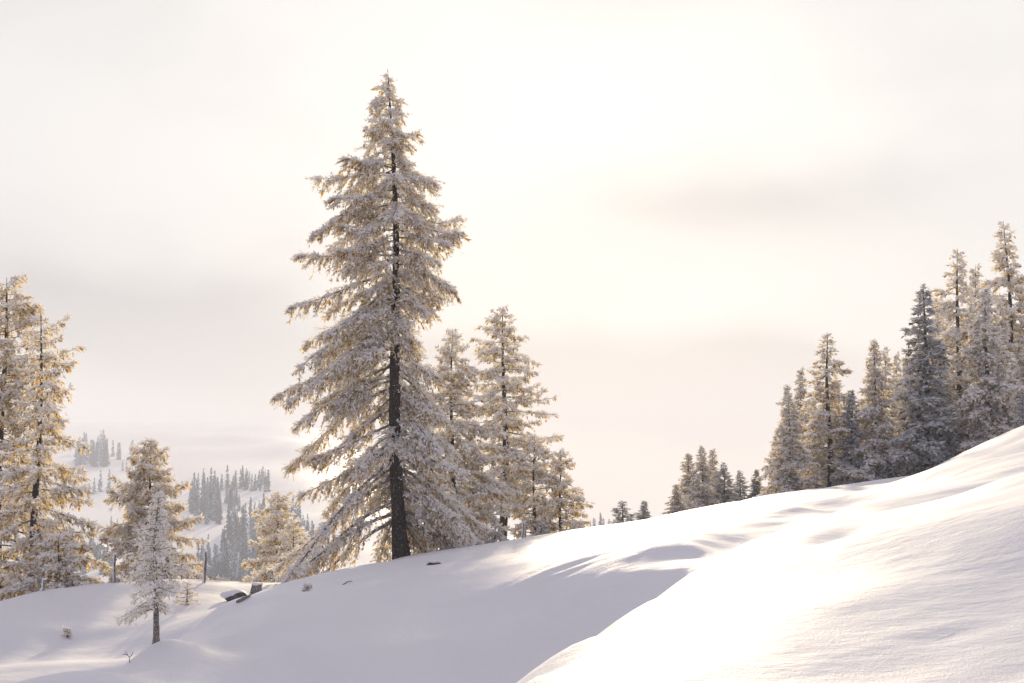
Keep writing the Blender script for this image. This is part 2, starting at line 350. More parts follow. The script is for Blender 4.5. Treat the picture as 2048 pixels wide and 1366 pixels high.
class Spruce:
    """numpy spruce: trunk tube, limb tubes, rimed needle blades"""
    def __init__(s, seed, H, rad, n, t0=0.05, dens=12, blen=0.6, bd=34, bl=0.17, bw=0.037, e0=(-0.25, 0.35), droop=(0.55, 0.15), up=0.25,
                 hang=0.55, bare=0.22, trunk_r=None, lean=(0, 0), keep=None, tpow=1.0, frost=0.5, limb_r=0.03, lmin=0.65, whorl=0.0, bow=(0, 0), sides=9, pads=60):
        rng = np.random.RandomState(seed); s.rng = rng; s.H = H
        trunk_r = trunk_r or H * 0.016
        zz = np.linspace(-0.6, H, 26)
        def axis(z):
            t = np.clip(np.asarray(z) / H, 0, 1)
            return np.stack((lean[0] * t + bow[0] * np.sin(math.pi * t) + 0.006 * H * np.sin(7 * t + seed), lean[1] * t + bow[1] * np.sin(math.pi * t), np.asarray(z) * 1.0), -1)
        tr = np.clip(zz / H, 0, 1); r = trunk_r * ((1 - tr) ** 0.85 * 0.95 + 0.03) * (1 + 0.35 * np.exp(-np.maximum(zz, 0) / (0.03 * H)))
        s.trunk = tube(axis(zz), r, sides, rng, 0.16)
        t = t0 + (0.985 - t0) * (np.arange(n) + rng.rand(n) * 0.9) / n
        t = t0 + (0.985 - t0) * ((t - t0) / (0.985 - t0)) ** tpow
        if whorl: t = np.round(t / whorl) * whorl + (rng.rand(n) - 0.5) * whorl * 0.25
        t = np.clip(t, t0, 0.99)
        az = (np.arange(n) * 2.39996 + rng.rand(n) * 1.3) % (2 * math.pi)
        L = np.maximum(np.array([rad(a, b) for a, b in zip(t, az)]) * (lmin + (1.15 - lmin) * rng.rand(n)), 0.12)
        if keep is not None:
            k = np.array([keep(a, b, rng.rand()) for a, b in zip(t, az)], bool); t, az, L = t[k], az[k], L[k]
        n = len(t)
        E = e0[0] + (e0[1] - e0[0]) * t + (rng.rand(n) - 0.5) * 0.38
        D = droop[0] + (droop[1] - droop[0]) * t + (rng.rand(n) - 0.5) * 0.40
        U = up * (0.6 + 0.8 * rng.rand(n))
        W = (rng.rand(n) - 0.5) * 0.9
        base = axis(t * H)
        rad_d = np.stack((np.cos(az), np.sin(az), 0 * az), 1); per = np.stack((-np.sin(az), np.cos(az), 0 * az), 1)
        def pos(i, q):
            return base[i] + L[i, None] * (rad_d[i] * q[:, None] + per[i] * (W[i] * q * q * 0.5)[:, None]
                   + np.array((0, 0, 1.)) * (E[i] * q - D[i] * q ** 2 + U[i] * q ** 3)[:, None])
        def tan(i, q):
            return unit(rad_d[i] + per[i] * (W[i] * q)[:, None] + np.array((0, 0, 1.)) * (E[i] - 2 * D[i] * q + 3 * U[i] * q ** 2)[:, None])
        # limbs
        s.limbs = []
        for i in range(n):
            q = np.linspace(0, 1, 7); ii = np.full(7, i)
            r0 = limb_r * (0.35 + 0.65 * min(1.5, L[i] / 2.5)) * (1.1 - 0.7 * t[i])
            s.limbs.append(tube(pos(ii, q), r0 * (1 - 0.85 * q) + 0.004, 5))
        # branchlets
        m = np.maximum(4, (L * dens * (0.8 + 0.4 * rng.rand(n))).astype(int))
        bi = np.repeat(np.arange(n), m); M = len(bi)
        b0 = np.clip(bare * np.minimum(1, L / 1.5), 0.02, 0.6)[bi]
        q = b0 + (1 - b0) * rng.rand(M) ** 0.8
        tip = rng.rand(M) < 0.12; q[tip] = 0.93 + 0.07 * rng.rand(tip.sum())
        p0 = pos(bi, q); tg = tan(bi, q)
        side = np.where(rng.rand(M) < 0.5, -1., 1.)
        phi = np.where(tip, 0.25 * rng.rand(M), R(52) + (rng.rand(M) - 0.5) * 0.7)
        sd = unit(np.cross(tg, np.array((0, 0, 1.)))) * side[:, None]
        bdv = tg * np.cos(phi)[:, None] + sd * np.sin(phi)[:, None]
        hg = hang * (0.25 + 1.1 * rng.rand(M)) * np.where(tip, 0.55, 1)
        upw = rng.rand(M) < 0.14
        hg[upw] = -0.35 * rng.rand(upw.sum())
        bdv = unit(bdv - np.array((0, 0, 1.)) * hg[:, None])
        l = blen * (0.30 + 0.70 * (1 - q) ** 0.55) * np.minimum(1, 0.35 + L[bi] / 2.2) * (0.55 + 0.7 * rng.rand(M))
        # blades
        k = np.maximum(4, (l * bd).astype(int)); ci = np.repeat(np.arange(M), k); K = len(ci)
        u = rng.rand(K)
        pb = p0[ci] + bdv[ci] * (l[ci] * u)[:, None] - np.array((0, 0, 1.)) * (0.28 * np.abs(hg)[ci] * l[ci] * u * u)[:, None]
        rv = unit(rng.randn(K, 3))
        bd_ = unit(bdv[ci] * 0.9 + rv * 0.68 - np.array((0, 0, 1.)) * 0.12)
        ln = bl * (0.55 + 0.9 * rng.rand(K)) * (0.5 + 0.5 * np.minimum(1, L[bi][ci]))
        wv = unit(np.cross(bd_, unit(rng.randn(K, 3)))) * (bw * (0.6 + 0.8 * rng.rand(K)))[:, None]
        a = pb; c = pb + bd_ * ln[:, None]; mid = pb + bd_ * (ln * 0.45)[:, None]
        s.blv = np.stack((a, mid + wv, c, mid - wv), 1).reshape(-1, 3)
        s.blf = np.arange(K * 4).reshape(K, 4)
        clump = rng.rand(M)[ci] * 0.30 + rng.rand(n)[bi][ci] * 0.22
        s.fr = np.clip(frost - 0.26 + clump + 0.75 * rv[:, 2] + (rng.rand(K) - 0.5) * 0.5 + 0.35 * np.where(upw, 1, 0)[ci], 0, 1)
        if pads: s.add_pads(pos, tan, n, L, bare, bl, bw, pads)
    def add_pads(s, pos, tan, n, L, bare, bl, bw, pads):
        """snow-laden rime lying along the upper side of the boughs"""
        rng = s.rng; k = (L * pads).astype(int) + 3; i = np.repeat(np.arange(n), k); K = len(i)
        q = bare * 0.6 + (1 - bare * 0.6) * rng.rand(K) ** 0.9
        q = np.clip(q + 0.08 * np.sin(q * 25 + i), 0.02, 1.0)
        p = pos(i, q); tg = tan(i, q); sd = unit(np.cross(tg, np.array((0, 0, 1.))))
        off = rng.randn(K) * 0.16 * np.minimum(1, L[i] / 2)
        p = p + sd * off[:, None] + np.array((0, 0, 1.)) * (0.03 + 0.05 * rng.rand(K) - 0.25 * np.abs(off))[:, None]
        d = unit(tg * 0.8 + sd * np.sign(off)[:, None] * 0.6 + rng.randn(K, 3) * 0.45 + np.array((0, 0, -0.1)))
        ln = bl * (0.6 + 0.8 * rng.rand(K)); w = unit(np.cross(d, np.array((0, 0, 1.)) + 0.6 * rng.randn(K, 3))) * (bw * (0.9 + 0.8 * rng.rand(K)))[:, None]
        m = p + d * (ln * 0.5)[:, None]
        v = np.stack((p, m + w, p + d * ln[:, None], m - w), 1).reshape(-1, 3)
        o = len(s.blv); s.blv = np.concatenate((s.blv, v)); s.blf = np.concatenate((s.blf, np.arange(K * 4).reshape(K, 4) + o))
        s.fr = np.concatenate((s.fr, np.clip(0.8 + 0.3 * rng.rand(K), 0, 1)))
    def crown_mesh(s, name, needle, bark, with_limbs=True):
        if not with_limbs:
            return mesh(name, s.blv, s.blf, [needle, bark], np.zeros(len(s.blf)), False, {'frost': s.fr})
        vs, fs, o = [s.blv], [s.blf], len(s.blv)
        for v, f in s.limbs: vs.append(v); fs.append(f + o); o += len(v)
        f = np.concatenate(fs); nb = len(s.blf)
        mi = np.zeros(len(f)); mi[nb:] = 1
        return mesh(name, np.concatenate(vs), f, [needle, bark], mi, False, {'frost': np.concatenate((s.fr, np.zeros(len(f) - nb)))})
def cone_rad(Rb, p=0.85, left=None, wob=0.18, seed=0):
    rs = np.random.RandomState(seed + 77); ph = rs.rand(4) * 6.28
    def f(t, az):
        r = Rb * max(0.0, 1 - t) ** p
        return r * (1 + wob * math.sin(9 * t * 3 + ph[0] + 2 * az) + wob * 0.7 * math.sin(23 * t + ph[1] - az)) + 0.06
    return f
def plant_tree(name, sp, loc, label, group=None, cat='tree', needle=NEEDLE, bark=BARK, limbs=False, rotz=0, scale=(1, 1, 1)):
    e = empty(name, loc); e.rotation_euler = (0, 0, rotz); e.scale = scale
    tag(e, label, cat, group)
    v, f = sp.trunk; obj('trunk', mesh('trunk', v, f, bark, smooth=True), e)
    cr = obj('crown', sp.crown_mesh('crown', needle, bark, not limbs), e)
    if limbs:
        for v, f in sp.limbs: obj('branch', mesh('branch', v, f, BARK_RIMED, smooth=True), cr)
    return e
def copy_tree(root, loc, label, scale, rotz, name=None):
    c = root.copy(); c.name = name or root.name.split('.')[0]; link(c); c.location = loc; c.scale = scale; c.rotation_euler = (0, 0, rotz); c['label'] = label
    for ch in root.children:
        d = ch.copy(); link(d, c)
    return c
def span(px, py_top, d, sink=0.05):
    """foot of a tree on the snow and its height so that its tip stands in line with photo row py_top"""
    g = ground_at(px, d); top = at(px, py_top, d)
    g[2] -= sink
    return g, top[2] - g[2]

# ------------------------------------------------------------------ the big spruce
g, H = span(805, 138, 52.0); M2 = 52.0 / F
prof_y = np.array([138, 190, 250, 300, 370, 450, 500, 570, 650, 700, 760, 830, 900, 950, 1000, 1060, 1117.])
prof_l = np.array([3, 50, 92, 96, 160, 158, 186, 198, 190, 200, 236, 245, 240, 240, 245, 250, 230.]) * M2
prof_r = np.array([3, 36, 58, 78, 104, 134, 128, 115, 60, 95, 130, 150, 170, 200, 215, 215, 180.]) * M2
def main_rad(t, az):
    y = 1117 - t * (1117 - 138); w = 0.5 + 0.5 * math.cos(az)
    w = w * w * (3 - 2 * w)
    k = 0.42 if (y > 680 and abs(((az + math.pi / 2) + math.pi) % (2 * math.pi) - math.pi) < 0.95) else 1.0
    return k * max(0.1, (np.interp(y, prof_y, prof_l) * (1 - w) + np.interp(y, prof_y, prof_r) * w) * 1.12 - 0.42)
def main_keep(t, az, r):
    y = 1117 - t * (1117 - 138)
    front = abs(((az + math.pi / 2) + math.pi) % (2 * math.pi) - math.pi)     # angle off the camera side
    if math.sin(37 * t + 1.0 + 2.2 * math.sin(az)) > 0.8 and r < 0.5: return False
    if 690 < y < 845 and front < 0.85: return False
    if 895 < y and front < 0.95: return False
    if 400 < y < 680 and front < 0.3 and r < 0.35: return False
    return True
big = Spruce(3, H, main_rad, 225, t0=0.075, dens=16, blen=1.0, bd=46, bl=0.15, bw=0.027, e0=(-0.42, 0.02), droop=(0.62, 0.38), up=0.26, hang=0.95, bare=0.22,
             trunk_r=0.28, lean=(-0.58, 0.0), keep=main_keep, frost=0.52, limb_r=0.05, pads=150, lmin=0.34, sides=14)
bt = plant_tree('spruce_tree', big, g, 'tallest spruce, rime covered, with a thick dark trunk, alone on the snowy crest', limbs=True)
trunk_o = [c for c in bt.children if c.name.startswith('trunk')][0]
rs = np.random.RandomState(12)
for k in range(22):                        # dead stubs and twigs on the bare stretches of the stem
    z = rs.uniform(0.6, 8.2); a = rs.uniform(0, 6.283); ln = rs.uniform(0.25, 0.9); tz = z / H
    b0 = np.array((-0.58 * tz + 0.006 * H * math.sin(7 * tz + 3), 0, z)); d0 = np.array((math.cos(a), math.sin(a), rs.uniform(-0.5, 0.15)))
    p = [b0 + d0 * ln * q + np.array((0.04 * math.sin(9 * q + k), 0, -0.25 * ln * q * q)) for q in (0.0, 0.4, 0.75, 1.0)]
    v, f = tube([b0 + d0 * 0.15 + (x - b0) for x in p], [0.022, 0.016, 0.010, 0.004], 5); obj('dead_twig', mesh('dead_twig', v, f, BARK_RIMED, smooth=True), trunk_o)
# ------------------------------------------------------------------ spruces behind and beside it
def single(seed, px, py, d, Rb, n, label, p=0.85, name='spruce_tree', needle=NEEDLE, bark=BARK, limbs=False, cat='tree', **kw):
    g, H = span(px, py, d)
    sp = Spruce(seed, H, cone_rad(Rb, p, seed=seed), n, **kw)
    return plant_tree(name, sp, g, label, needle=needle, bark=bark, limbs=limbs, cat=cat)
single(11, 1008, 612, 66, 3.4, 125, 'tall open spruce with level golden boughs behind the big dark-trunked spruce', p=0.55, t0=0.24, dens=14, blen=0.5, bd=30, bl=0.17, bw=0.033,
       e0=(-0.12, 0.12), droop=(0.32, 0.12), up=0.16, hang=0.55, bare=0.2, trunk_r=0.24, whorl=0.026, limbs=True, limb_r=0.04)
single(12, 905, 655, 60, 3.1, 135, 'slender pointed spruce just right of the big dark trunk', p=0.75, t0=0.12, dens=16, blen=0.5, bd=32, bl=0.17, bw=0.035, e0=(-0.2, 0.2), droop=(0.4, 0.2), hang=0.7, trunk_r=0.15)
single(13, 1068, 868, 64, 1.7, 60, 'small thin spruce under the tall open spruce', p=0.6, t0=0.05, dens=16, blen=0.4, bd=30, bl=0.17, bw=0.035, e0=(-0.05, 0.2), droop=(0.25, 0.1), up=0.2, hang=0.5, trunk_r=0.10, frost=0.42)
single(14, 1120, 898, 65, 1.75, 64, 'small bushy spruce on the outer edge of the middle clump', p=0.62, t0=0.03, dens=16, blen=0.45, bd=30, bl=0.17, bw=0.035, e0=(-0.1, 0.2), droop=(0.25, 0.1), up=0.2, hang=0.5, trunk_r=0.10, frost=0.42)
single(15, 560, 985, 65, 1.9, 84, 'young spruce with a thin stem leaning out left of the big spruce', p=0.5, t0=0.16, dens=17, blen=0.45, bd=32, bl=0.16, bw=0.033, e0=(-0.2, 0.2), droop=(0.4, 0.2), hang=0.6, trunk_r=0.09)
single(16, 592, 1040, 62, 1.3, 60, 'shorter young spruce tucked under the big spruce', p=0.55, t0=0.18, dens=17, blen=0.4, bd=32, bl=0.16, bw=0.033, hang=0.6, trunk_r=0.07)
# left edge
single(21, 8, 555, 57, 3.9, 150, 'broad golden spruce cut by the left edge of the picture', p=0.5, t0=0.04, dens=16, blen=0.7, bd=32, bl=0.18, bw=0.035, e0=(-0.3, 0.3), droop=(0.5, 0.2), hang=0.9, bare=0.3, trunk_r=0.26, frost=0.45)
single(22, 82, 612, 52, 2.35, 84, 'thin spruce with a bare dark stem and uneven drooping boughs near the left edge', p=0.6, t0=0.05, dens=16, blen=0.6, bd=34, bl=0.17, bw=0.033, e0=(-0.25, 0.15), droop=(0.5, 0.2), hang=0.85, bare=0.2,
       trunk_r=0.17, limbs=True, limb_r=0.04, frost=0.45, lmin=0.4)
single(23, 130, 1070, 50.5, 1.35, 40, 'low rime-laden young spruce at the foot of the thin left spruce', p=0.4, t0=0.03, dens=18, blen=0.5, bd=36, bl=0.16, bw=0.031, e0=(0.2, 0.3), droop=(0.6, 0.3), hang=0.8, trunk_r=0.06)
single(24, 308, 876, 57, 2.6, 120, 'mid-sized spruce standing behind the small crooked-stemmed spruce', p=0.75, t0=0.06, dens=17, blen=0.55, bd=34, bl=0.17, bw=0.033, e0=(-0.15, 0.25), droop=(0.4, 0.15), hang=0.75, trunk_r=0.12, frost=0.6)
g, H = span(327, 985, 31.2)
sp = Spruce(25, H, lambda t, az: 0.08 + 0.84 * (1 - t) ** 0.9 * (1 + 0.28 * math.sin(26 * t + 2 * az)) * (1 if t > 0.36 else 0.8 if math.cos(az) < 0.2 else 0.35), 84, t0=0.22, dens=28, blen=0.34, bd=66, bl=0.085, bw=0.015, e0=(-0.15, 0.2), droop=(0.55, 0.2), up=0.2,
            hang=0.75, bare=0.1, trunk_r=0.075, bow=(-0.06, 0), lean=(-0.02, 0), frost=0.9, limb_r=0.02)
plant_tree('spruce_tree', sp, g, 'small frosted spruce with a bare crooked stem on the near snow bank', bark=BARK_RIMED)

# ------------------------------------------------------------------ forest on the right: a few grown spruces, copied
OFF = np.array((0, 0, 0.))
def proto(kind, seed):
    if kind == 'dense':
        return Spruce(seed, 13, cone_rad(2.5, 0.95, seed=seed, wob=0.26), 130, t0=0.015, dens=13, blen=0.85, bd=22, bl=0.25, bw=0.06, e0=(-0.35, 0.2), droop=(0.6, 0.3), hang=0.95, bare=0.05, trunk_r=0.2, frost=0.55)
    if kind == 'slender':
        return Spruce(seed, 13, cone_rad(1.75, 0.85, seed=seed, wob=0.28), 125, t0=0.015, dens=13, blen=0.75, bd=22, bl=0.25, bw=0.06, e0=(-0.4, 0.2), droop=(0.6, 0.3), hang=1.0, bare=0.05, trunk_r=0.17, frost=0.45)
    return Spruce(seed, 13, cone_rad(2.5, 0.9, seed=seed, wob=0.28), 95, t0=0.06, dens=14, blen=0.75, bd=22, bl=0.23, bw=0.05, e0=(-0.2, 0.25), droop=(0.5, 0.2), hang=0.8, bare=0.15, trunk_r=0.2, frost=0.5)
PR = {('dense', 0): proto('dense', 41), ('dense', 1): proto('dense', 42), ('slender', 0): proto('slender', 43), ('slender', 1): proto('slender', 47), ('open', 0): proto('open', 44), ('open', 1): proto('open', 46)}
first = {}
def forest(kind, v, px, py, d, wide, rot, label, group, dark=False):
    g, H = span(px, py, d); s = H / 13.0; sxy = s * wide * 1.32
    key = (kind, v, dark)
    if key not in first:
        first[key] = plant_tree('spruce_tree', PR[(kind, v)], g, label, group, needle=NEEDLE_DARK if dark else NEEDLE, rotz=rot, scale=(sxy, sxy, s))
        return first[key]
    c = copy_tree(first[key], g, label, (sxy, sxy, s), rot); rr = np.random.RandomState(int(px)); c.rotation_euler = (rr.uniform(-0.03, 0.03), rr.uniform(-0.035, 0.035), rot)
    return c
GR = 'spruces of the forest edge on the right'
for a in (
    ('dense', 0, 1574, 768, 78, 1.05, 0.3, 'outermost full spruce at the lower end of the right forest edge'),
    ('slender', 0, 1545, 880, 84, 1.1, 1.2, 'short spruce at the very foot of the right forest, half hidden by a fuller one'),
    ('slender', 1, 1600, 735, 90, 0.95, 2.0, 'narrow spruce showing behind the outermost full spruce of the right forest'),
    ('open', 0, 1654, 664, 80, 1.15, 0.5, 'open spruce with a visible trunk near the lower end of the right forest'),
    ('slender', 0, 1699, 778, 79, 1.1, 2.6, 'short dark spruce squeezed between the open spruce and a full one', True),
    ('dense', 1, 1748, 678, 79, 0.95, 1.1, 'full spruce with drooping frosted boughs in the middle of the right forest'),
    ('open', 1, 1768, 692, 96, 0.9, 0.2, 'spruce tip rising just behind the full middle spruce of the right forest'),
    ('slender', 1, 1789, 704, 98, 0.8, 3.3, 'thin spruce tip between the full middle spruce and the tall dark one'),
    ('slender', 0, 1805, 710, 94, 0.8, 4.4, 'short thin spruce leaning against the tall dark spruce'),
    ('slender', 1, 1850, 572, 78, 1.25, 0.9, 'tall dark spruce with little rime in the right forest', True),
    ('slender', 0, 1880, 590, 96, 0.9, 5.0, 'spruce tip peeping out just right of the tall dark spruce'),
    ('open', 1, 1909, 498, 82, 0.95, 1.9, 'high pale spruce with a long stem beside the tall dark spruce'),
    ('slender', 1, 1953, 527, 95, 0.85, 2.2, 'narrow spruce top between the high pale spruce and the edge group'),
    ('dense', 0, 1976, 572, 76, 0.98, 3.8, 'massive grey spruce in front at the upper end of the right forest'),
    ('dense', 1, 2003, 600, 84, 0.8, 4.6, 'spruce half behind the massive grey spruce'),
    ('open', 0, 2024, 440, 86, 0.9, 2.7, 'highest spruce of the right forest with a dark bare stem'),
    ('dense', 1, 2062, 640, 78, 1.0, 0.0, 'snowy spruce cut by the right edge of the picture'),
    ('dense', 0, 1625, 800, 92, 1.0, 2.9, 'spruce filling the gap behind the outermost full spruce and the open one'),
    ('dense', 1, 1722, 800, 93, 1.0, 3.9, 'spruce top showing behind the short dark spruce'),
    ('dense', 0, 1822, 740, 90, 1.0, 5.4, 'broad spruce in the shade between the full middle spruce and the tall dark one'),
    ('dense', 1, 1932, 640, 90, 1.0, 2.1, 'broad spruce filling the gap behind the high pale spruce and the massive grey one'),
    ('dense', 1, 1668, 760, 94, 1.0, 0.7, 'spruce shoulder showing behind the open spruce with the visible trunk'),
    ('dense', 0, 1860, 660, 93, 1.0, 1.7, 'broad spruce in deep shade right behind the tall dark spruce'),
    ('dense', 1, 1886, 700, 80, 0.9, 4.1, 'frosted spruce wedged between the tall dark spruce and the massive grey one'),
    ('open', 1, 2046, 560, 92, 1.0, 1.0, 'pale spruce behind the highest one at the right edge'),
    ('slender', 0, 2040, 780, 72, 1.1, 0.6, 'low spruce at the right edge against the snow crest', True),
): forest(*a[:7], a[7], GR, *a[8:])
GE = 'small spruces on the crest in the middle distance'
for a in (
    ('slender', 0, 1375, 905, 86, 1.5, 0.3, 'second spruce of the small crest clump, left of its tallest'),
    ('dense', 0, 1402, 890, 84, 1.2, 1.3, 'tallest spruce of the small clump on the crest'),
    ('slender', 1, 1423, 897, 90, 1.4, 2.3, 'narrow spruce just right of the tallest in the small crest clump'),
    ('open', 0, 1444, 924, 85, 1.5, 3.3, 'dark open spruce on the right side of the small crest clump', True),
    ('open', 1, 1476, 940, 88, 1.6, 4.3, 'lone little spruce right of the small crest clump', True),
    ('slender', 0, 1507, 938, 88, 1.7, 5.3, 'little spruce between the small crest clump and the big right forest', True),
    ('dense', 1, 1350, 968, 80, 1.8, 0.8, 'lowest bushy spruce at the left foot of the small crest clump'),
    ('open', 0, 1240, 1001, 96, 2.0, 1.8, 'tiny lone spruce peeking over the crest, nearest the middle clump', True),
    ('dense', 1, 1284, 1001, 98, 1.6, 2.8, 'tiny double-topped spruce peeking over the crest near the small clump', True),
): forest(*a[:7], a[7], GE, *a[8:])

# ------------------------------------------------------------------ far hillside
def far_spruce(seed, n=90):
    rng = np.random.RandomState(seed); H = 1.0
    t = rng.rand(n) ** 1.15 * 0.97 + 0.01
    az = rng.rand(n) * 6.283
    r = 0.19 * (1 - t) ** 0.75 * (0.55 + 0.55 * rng.rand(n)) + 0.012
    d = np.stack((np.cos(az), np.sin(az), 0 * az), 1); pz = np.stack((-np.sin(az), np.cos(az), 0 * az), 1)
    b = d * (r * 0.1)[:, None] + np.array((0, 0, 1.)) * (t + 0.03)[:, None]
    c = d * r[:, None] + np.array((0, 0, 1.)) * (t - 0.03 - 0.25 * r)[:, None]
    w = (0.05 + 0.16 * (1 - t) * 0.5 * rng.rand(n))[:, None] * 0.55
    mid = (b + c) / 2 + np.array((0, 0, 0.012))
    v = np.stack((b, mid + pz * w, c, mid - pz * w), 1).reshape(-1, 3)
    tv, tf = tube([(0, 0, -0.04), (0, 0, 0.5), (0, 0, 1.0)], [0.022, 0.012, 0.003], 5)
    f = np.concatenate((np.arange(n * 4).reshape(n, 4), tf + n * 4))
    fr = np.concatenate((np.clip(0.25 + 0.6 * rng.rand(n), 0, 1), np.zeros(len(tf))))
    return np.concatenate((v, tv)), f, fr
FAR = [far_spruce(s) for s in (1, 2, 3, 4, 5)]
def far_hit(px, py):
    v = ray(px, py); ys = np.arange(420, 2600, 4.0)
    g_ = height(v[0] / v[1] * ys, ys) - v[2] / v[1] * ys
    i = np.argmax(g_ > 0)
    if g_[i] <= 0: return None
    return np.array((v[0] / v[1] * ys[i], ys[i]))
rng = np.random.RandomState(8)
lone_me = []
for k in range(5):
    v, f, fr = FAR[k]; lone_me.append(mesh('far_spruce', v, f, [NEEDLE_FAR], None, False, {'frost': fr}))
LONE = [(218, 978, 40, 'full spruce standing by itself on the hazy far meadow'), (200, 984, 44, 'taller spruce of the row left of the lone one on the hazy far meadow'), (188, 988, 34, 'middle spruce of the row on the hazy far meadow'),
        (178, 990, 24, 'smaller spruce in the row on the hazy far meadow'), (170, 985, 18, 'smallest spruce at the end of the row on the hazy far meadow'),
        (245, 942, 22, 'left one of a faint pair of spruces high on the far slope'), (253, 944, 22, 'right one of a faint pair of spruces high on the far slope'),
        (264, 962, 30, 'left spruce of the dense trio on the far slope behind the small spruces'), (270, 965, 36, 'middle spruce of the dense trio on the far slope behind the small spruces'), (277, 962, 28, 'right spruce of the dense trio on the far slope behind the small spruces'),
        (222, 1066, 34, 'pointed spruce of the meadow trio above the far hut'), (234, 1068, 30, 'middle spruce of the meadow trio above the far hut'), (246, 1066, 28, 'spruce of the meadow trio closest to the mid-sized spruce'),
        (404, 1108, 34, 'left one of two blue spruces below the far snow field'), (416, 1108, 40, 'right one of two blue spruces below the far snow field'), (186, 1110, 36, 'blue spruce just left of the far hut')]
for i, (px, py, hp, lb) in enumerate(LONE):
    q = far_hit(px, py)
    if q is None: continue
    h = hp / F * q[1]
    o = obj('far_spruce', lone_me[i % 5]); o.location = (q[0], q[1], hz(*q) - 0.3); o.scale = (h, h, h); o.rotation_euler[2] = rng.rand() * 6
    tag(o, lb, 'tree', 'lone spruces on the far hillside')
def wood(name, label, regions, seed):
    rng = np.random.RandomState(seed); vs, fs, fr, o = [], [], [], 0
    for (x0, x1, y0, y1, n, hp) in regions:
        for _ in range(n):
            q = far_hit(rng.uniform(x0, x1), rng.uniform(y0, y1))
            if q is None: continue
            h = (hp * (0.7 + 0.6 * rng.rand())) / F * q[1]
            v, f, r = FAR[rng.randint(5)]; a = rng.rand() * 6.28; ca, sa = math.cos(a), math.sin(a)
            w = v @ np.array(((ca, sa, 0), (-sa, ca, 0), (0, 0, 1))) * h * np.array((1.05, 1.05, 1)) + np.array((q[0], q[1], hz(*q) - 0.4))
            vs.append(w); fs.append(f + o); fr.append(r * (0.25 + 1.1 * rng.rand())); o += len(v)
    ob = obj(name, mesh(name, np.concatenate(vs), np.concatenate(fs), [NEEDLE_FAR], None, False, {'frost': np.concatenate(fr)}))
    tag(ob, label, 'forest', kind='stuff'); return ob
wood('forest', 'hazy blue spruce forest on the far valley side', [(380, 442, 1000, 1050, 64, 44), (450, 480, 1000, 1030, 12, 34), (500, 600, 1030, 1060, 30, 40), (455, 620, 1055, 1100, 80, 44), (440, 640, 1095, 1140, 90, 46), (425, 640, 1140, 1200, 120, 50), (395, 440, 1125, 1190, 30, 42),
      (392, 470, 975, 985, 16, 36), (470, 540, 968, 985, 22, 34), (455, 470, 1000, 1040, 8, 30)], 3)
wood('forest', 'faint spruce wood fading into the fog high on the far slope', [(150, 215, 920, 934, 30, 40), (150, 240, 900, 925, 24, 36), (230, 300, 905, 925, 10, 30)], 4)
wood('forest', 'small blue wood below the far hut at the valley bottom', [(160, 215, 1115, 1150, 26, 40), (200, 225, 1125, 1150, 10, 34)], 5)
wood('forest', 'pale distant wood showing over the crest right of the middle clump', [(1150, 1235, 1050, 1075, 40, 34)], 6)

# hut on the far meadow
q = far_hit(203, 1100)
if q is not None:
    s = q[1] / F
    e = empty('mountain_hut', (q[0], q[1], hz(*q))); tag(e, 'tiny dark hut with a snow-covered gable roof on the far meadow', 'hut')
    w, dp, h, rr = 8 * s, 8 * s, 6 * s, 6 * s
    v = [(-w, -dp, -1), (w, -dp, -1), (w, dp, -1), (-w, dp, -1), (-w, -dp, h), (w, -dp, h), (w, dp, h), (-w, dp, h), (0, -dp, h + rr), (0, dp, h + rr)]
    obj('wall', mesh('wall', v, [np.array([(0, 1, 5, 4), (1, 2, 6, 5), (2, 3, 7, 6), (3, 0, 4, 7)]), np.array([(4, 5, 8), (6, 7, 9)])], TIMBER), e)
    ex, th = 1.35, 1.2 * s
    v = []
    for y in (-dp * 1.25, dp * 1.25):
        for z in (0.1, th): v += [(-w * ex, y, h - rr * 0.35 + z), (0, y, h + rr + z), (w * ex, y, h - rr * 0.35 + z)]
    f = [(0, 1, 4, 3), (1, 2, 5, 4), (6, 9, 10, 7), (7, 10, 11, 8), (3, 4, 10, 9), (4, 5, 11, 10), (0, 6, 7, 1), (1, 7, 8, 2), (0, 3, 9, 6), (2, 8, 11, 5)]
    obj('roof', mesh('roof', v, np.array(f), SNOW), e)
    for xx in (-0.4, 0.4):
        obj('window', mesh('window', [(xx * w - 1.2 * s, -dp - 0.06, 1.5 * s), (xx * w + 1.2 * s, -dp - 0.06, 1.5 * s), (xx * w + 1.2 * s, -dp - 0.06, 4 * s), (xx * w - 1.2 * s, -dp - 0.06, 4 * s)], np.array([(0, 1, 2, 3)]), ROCK), e)

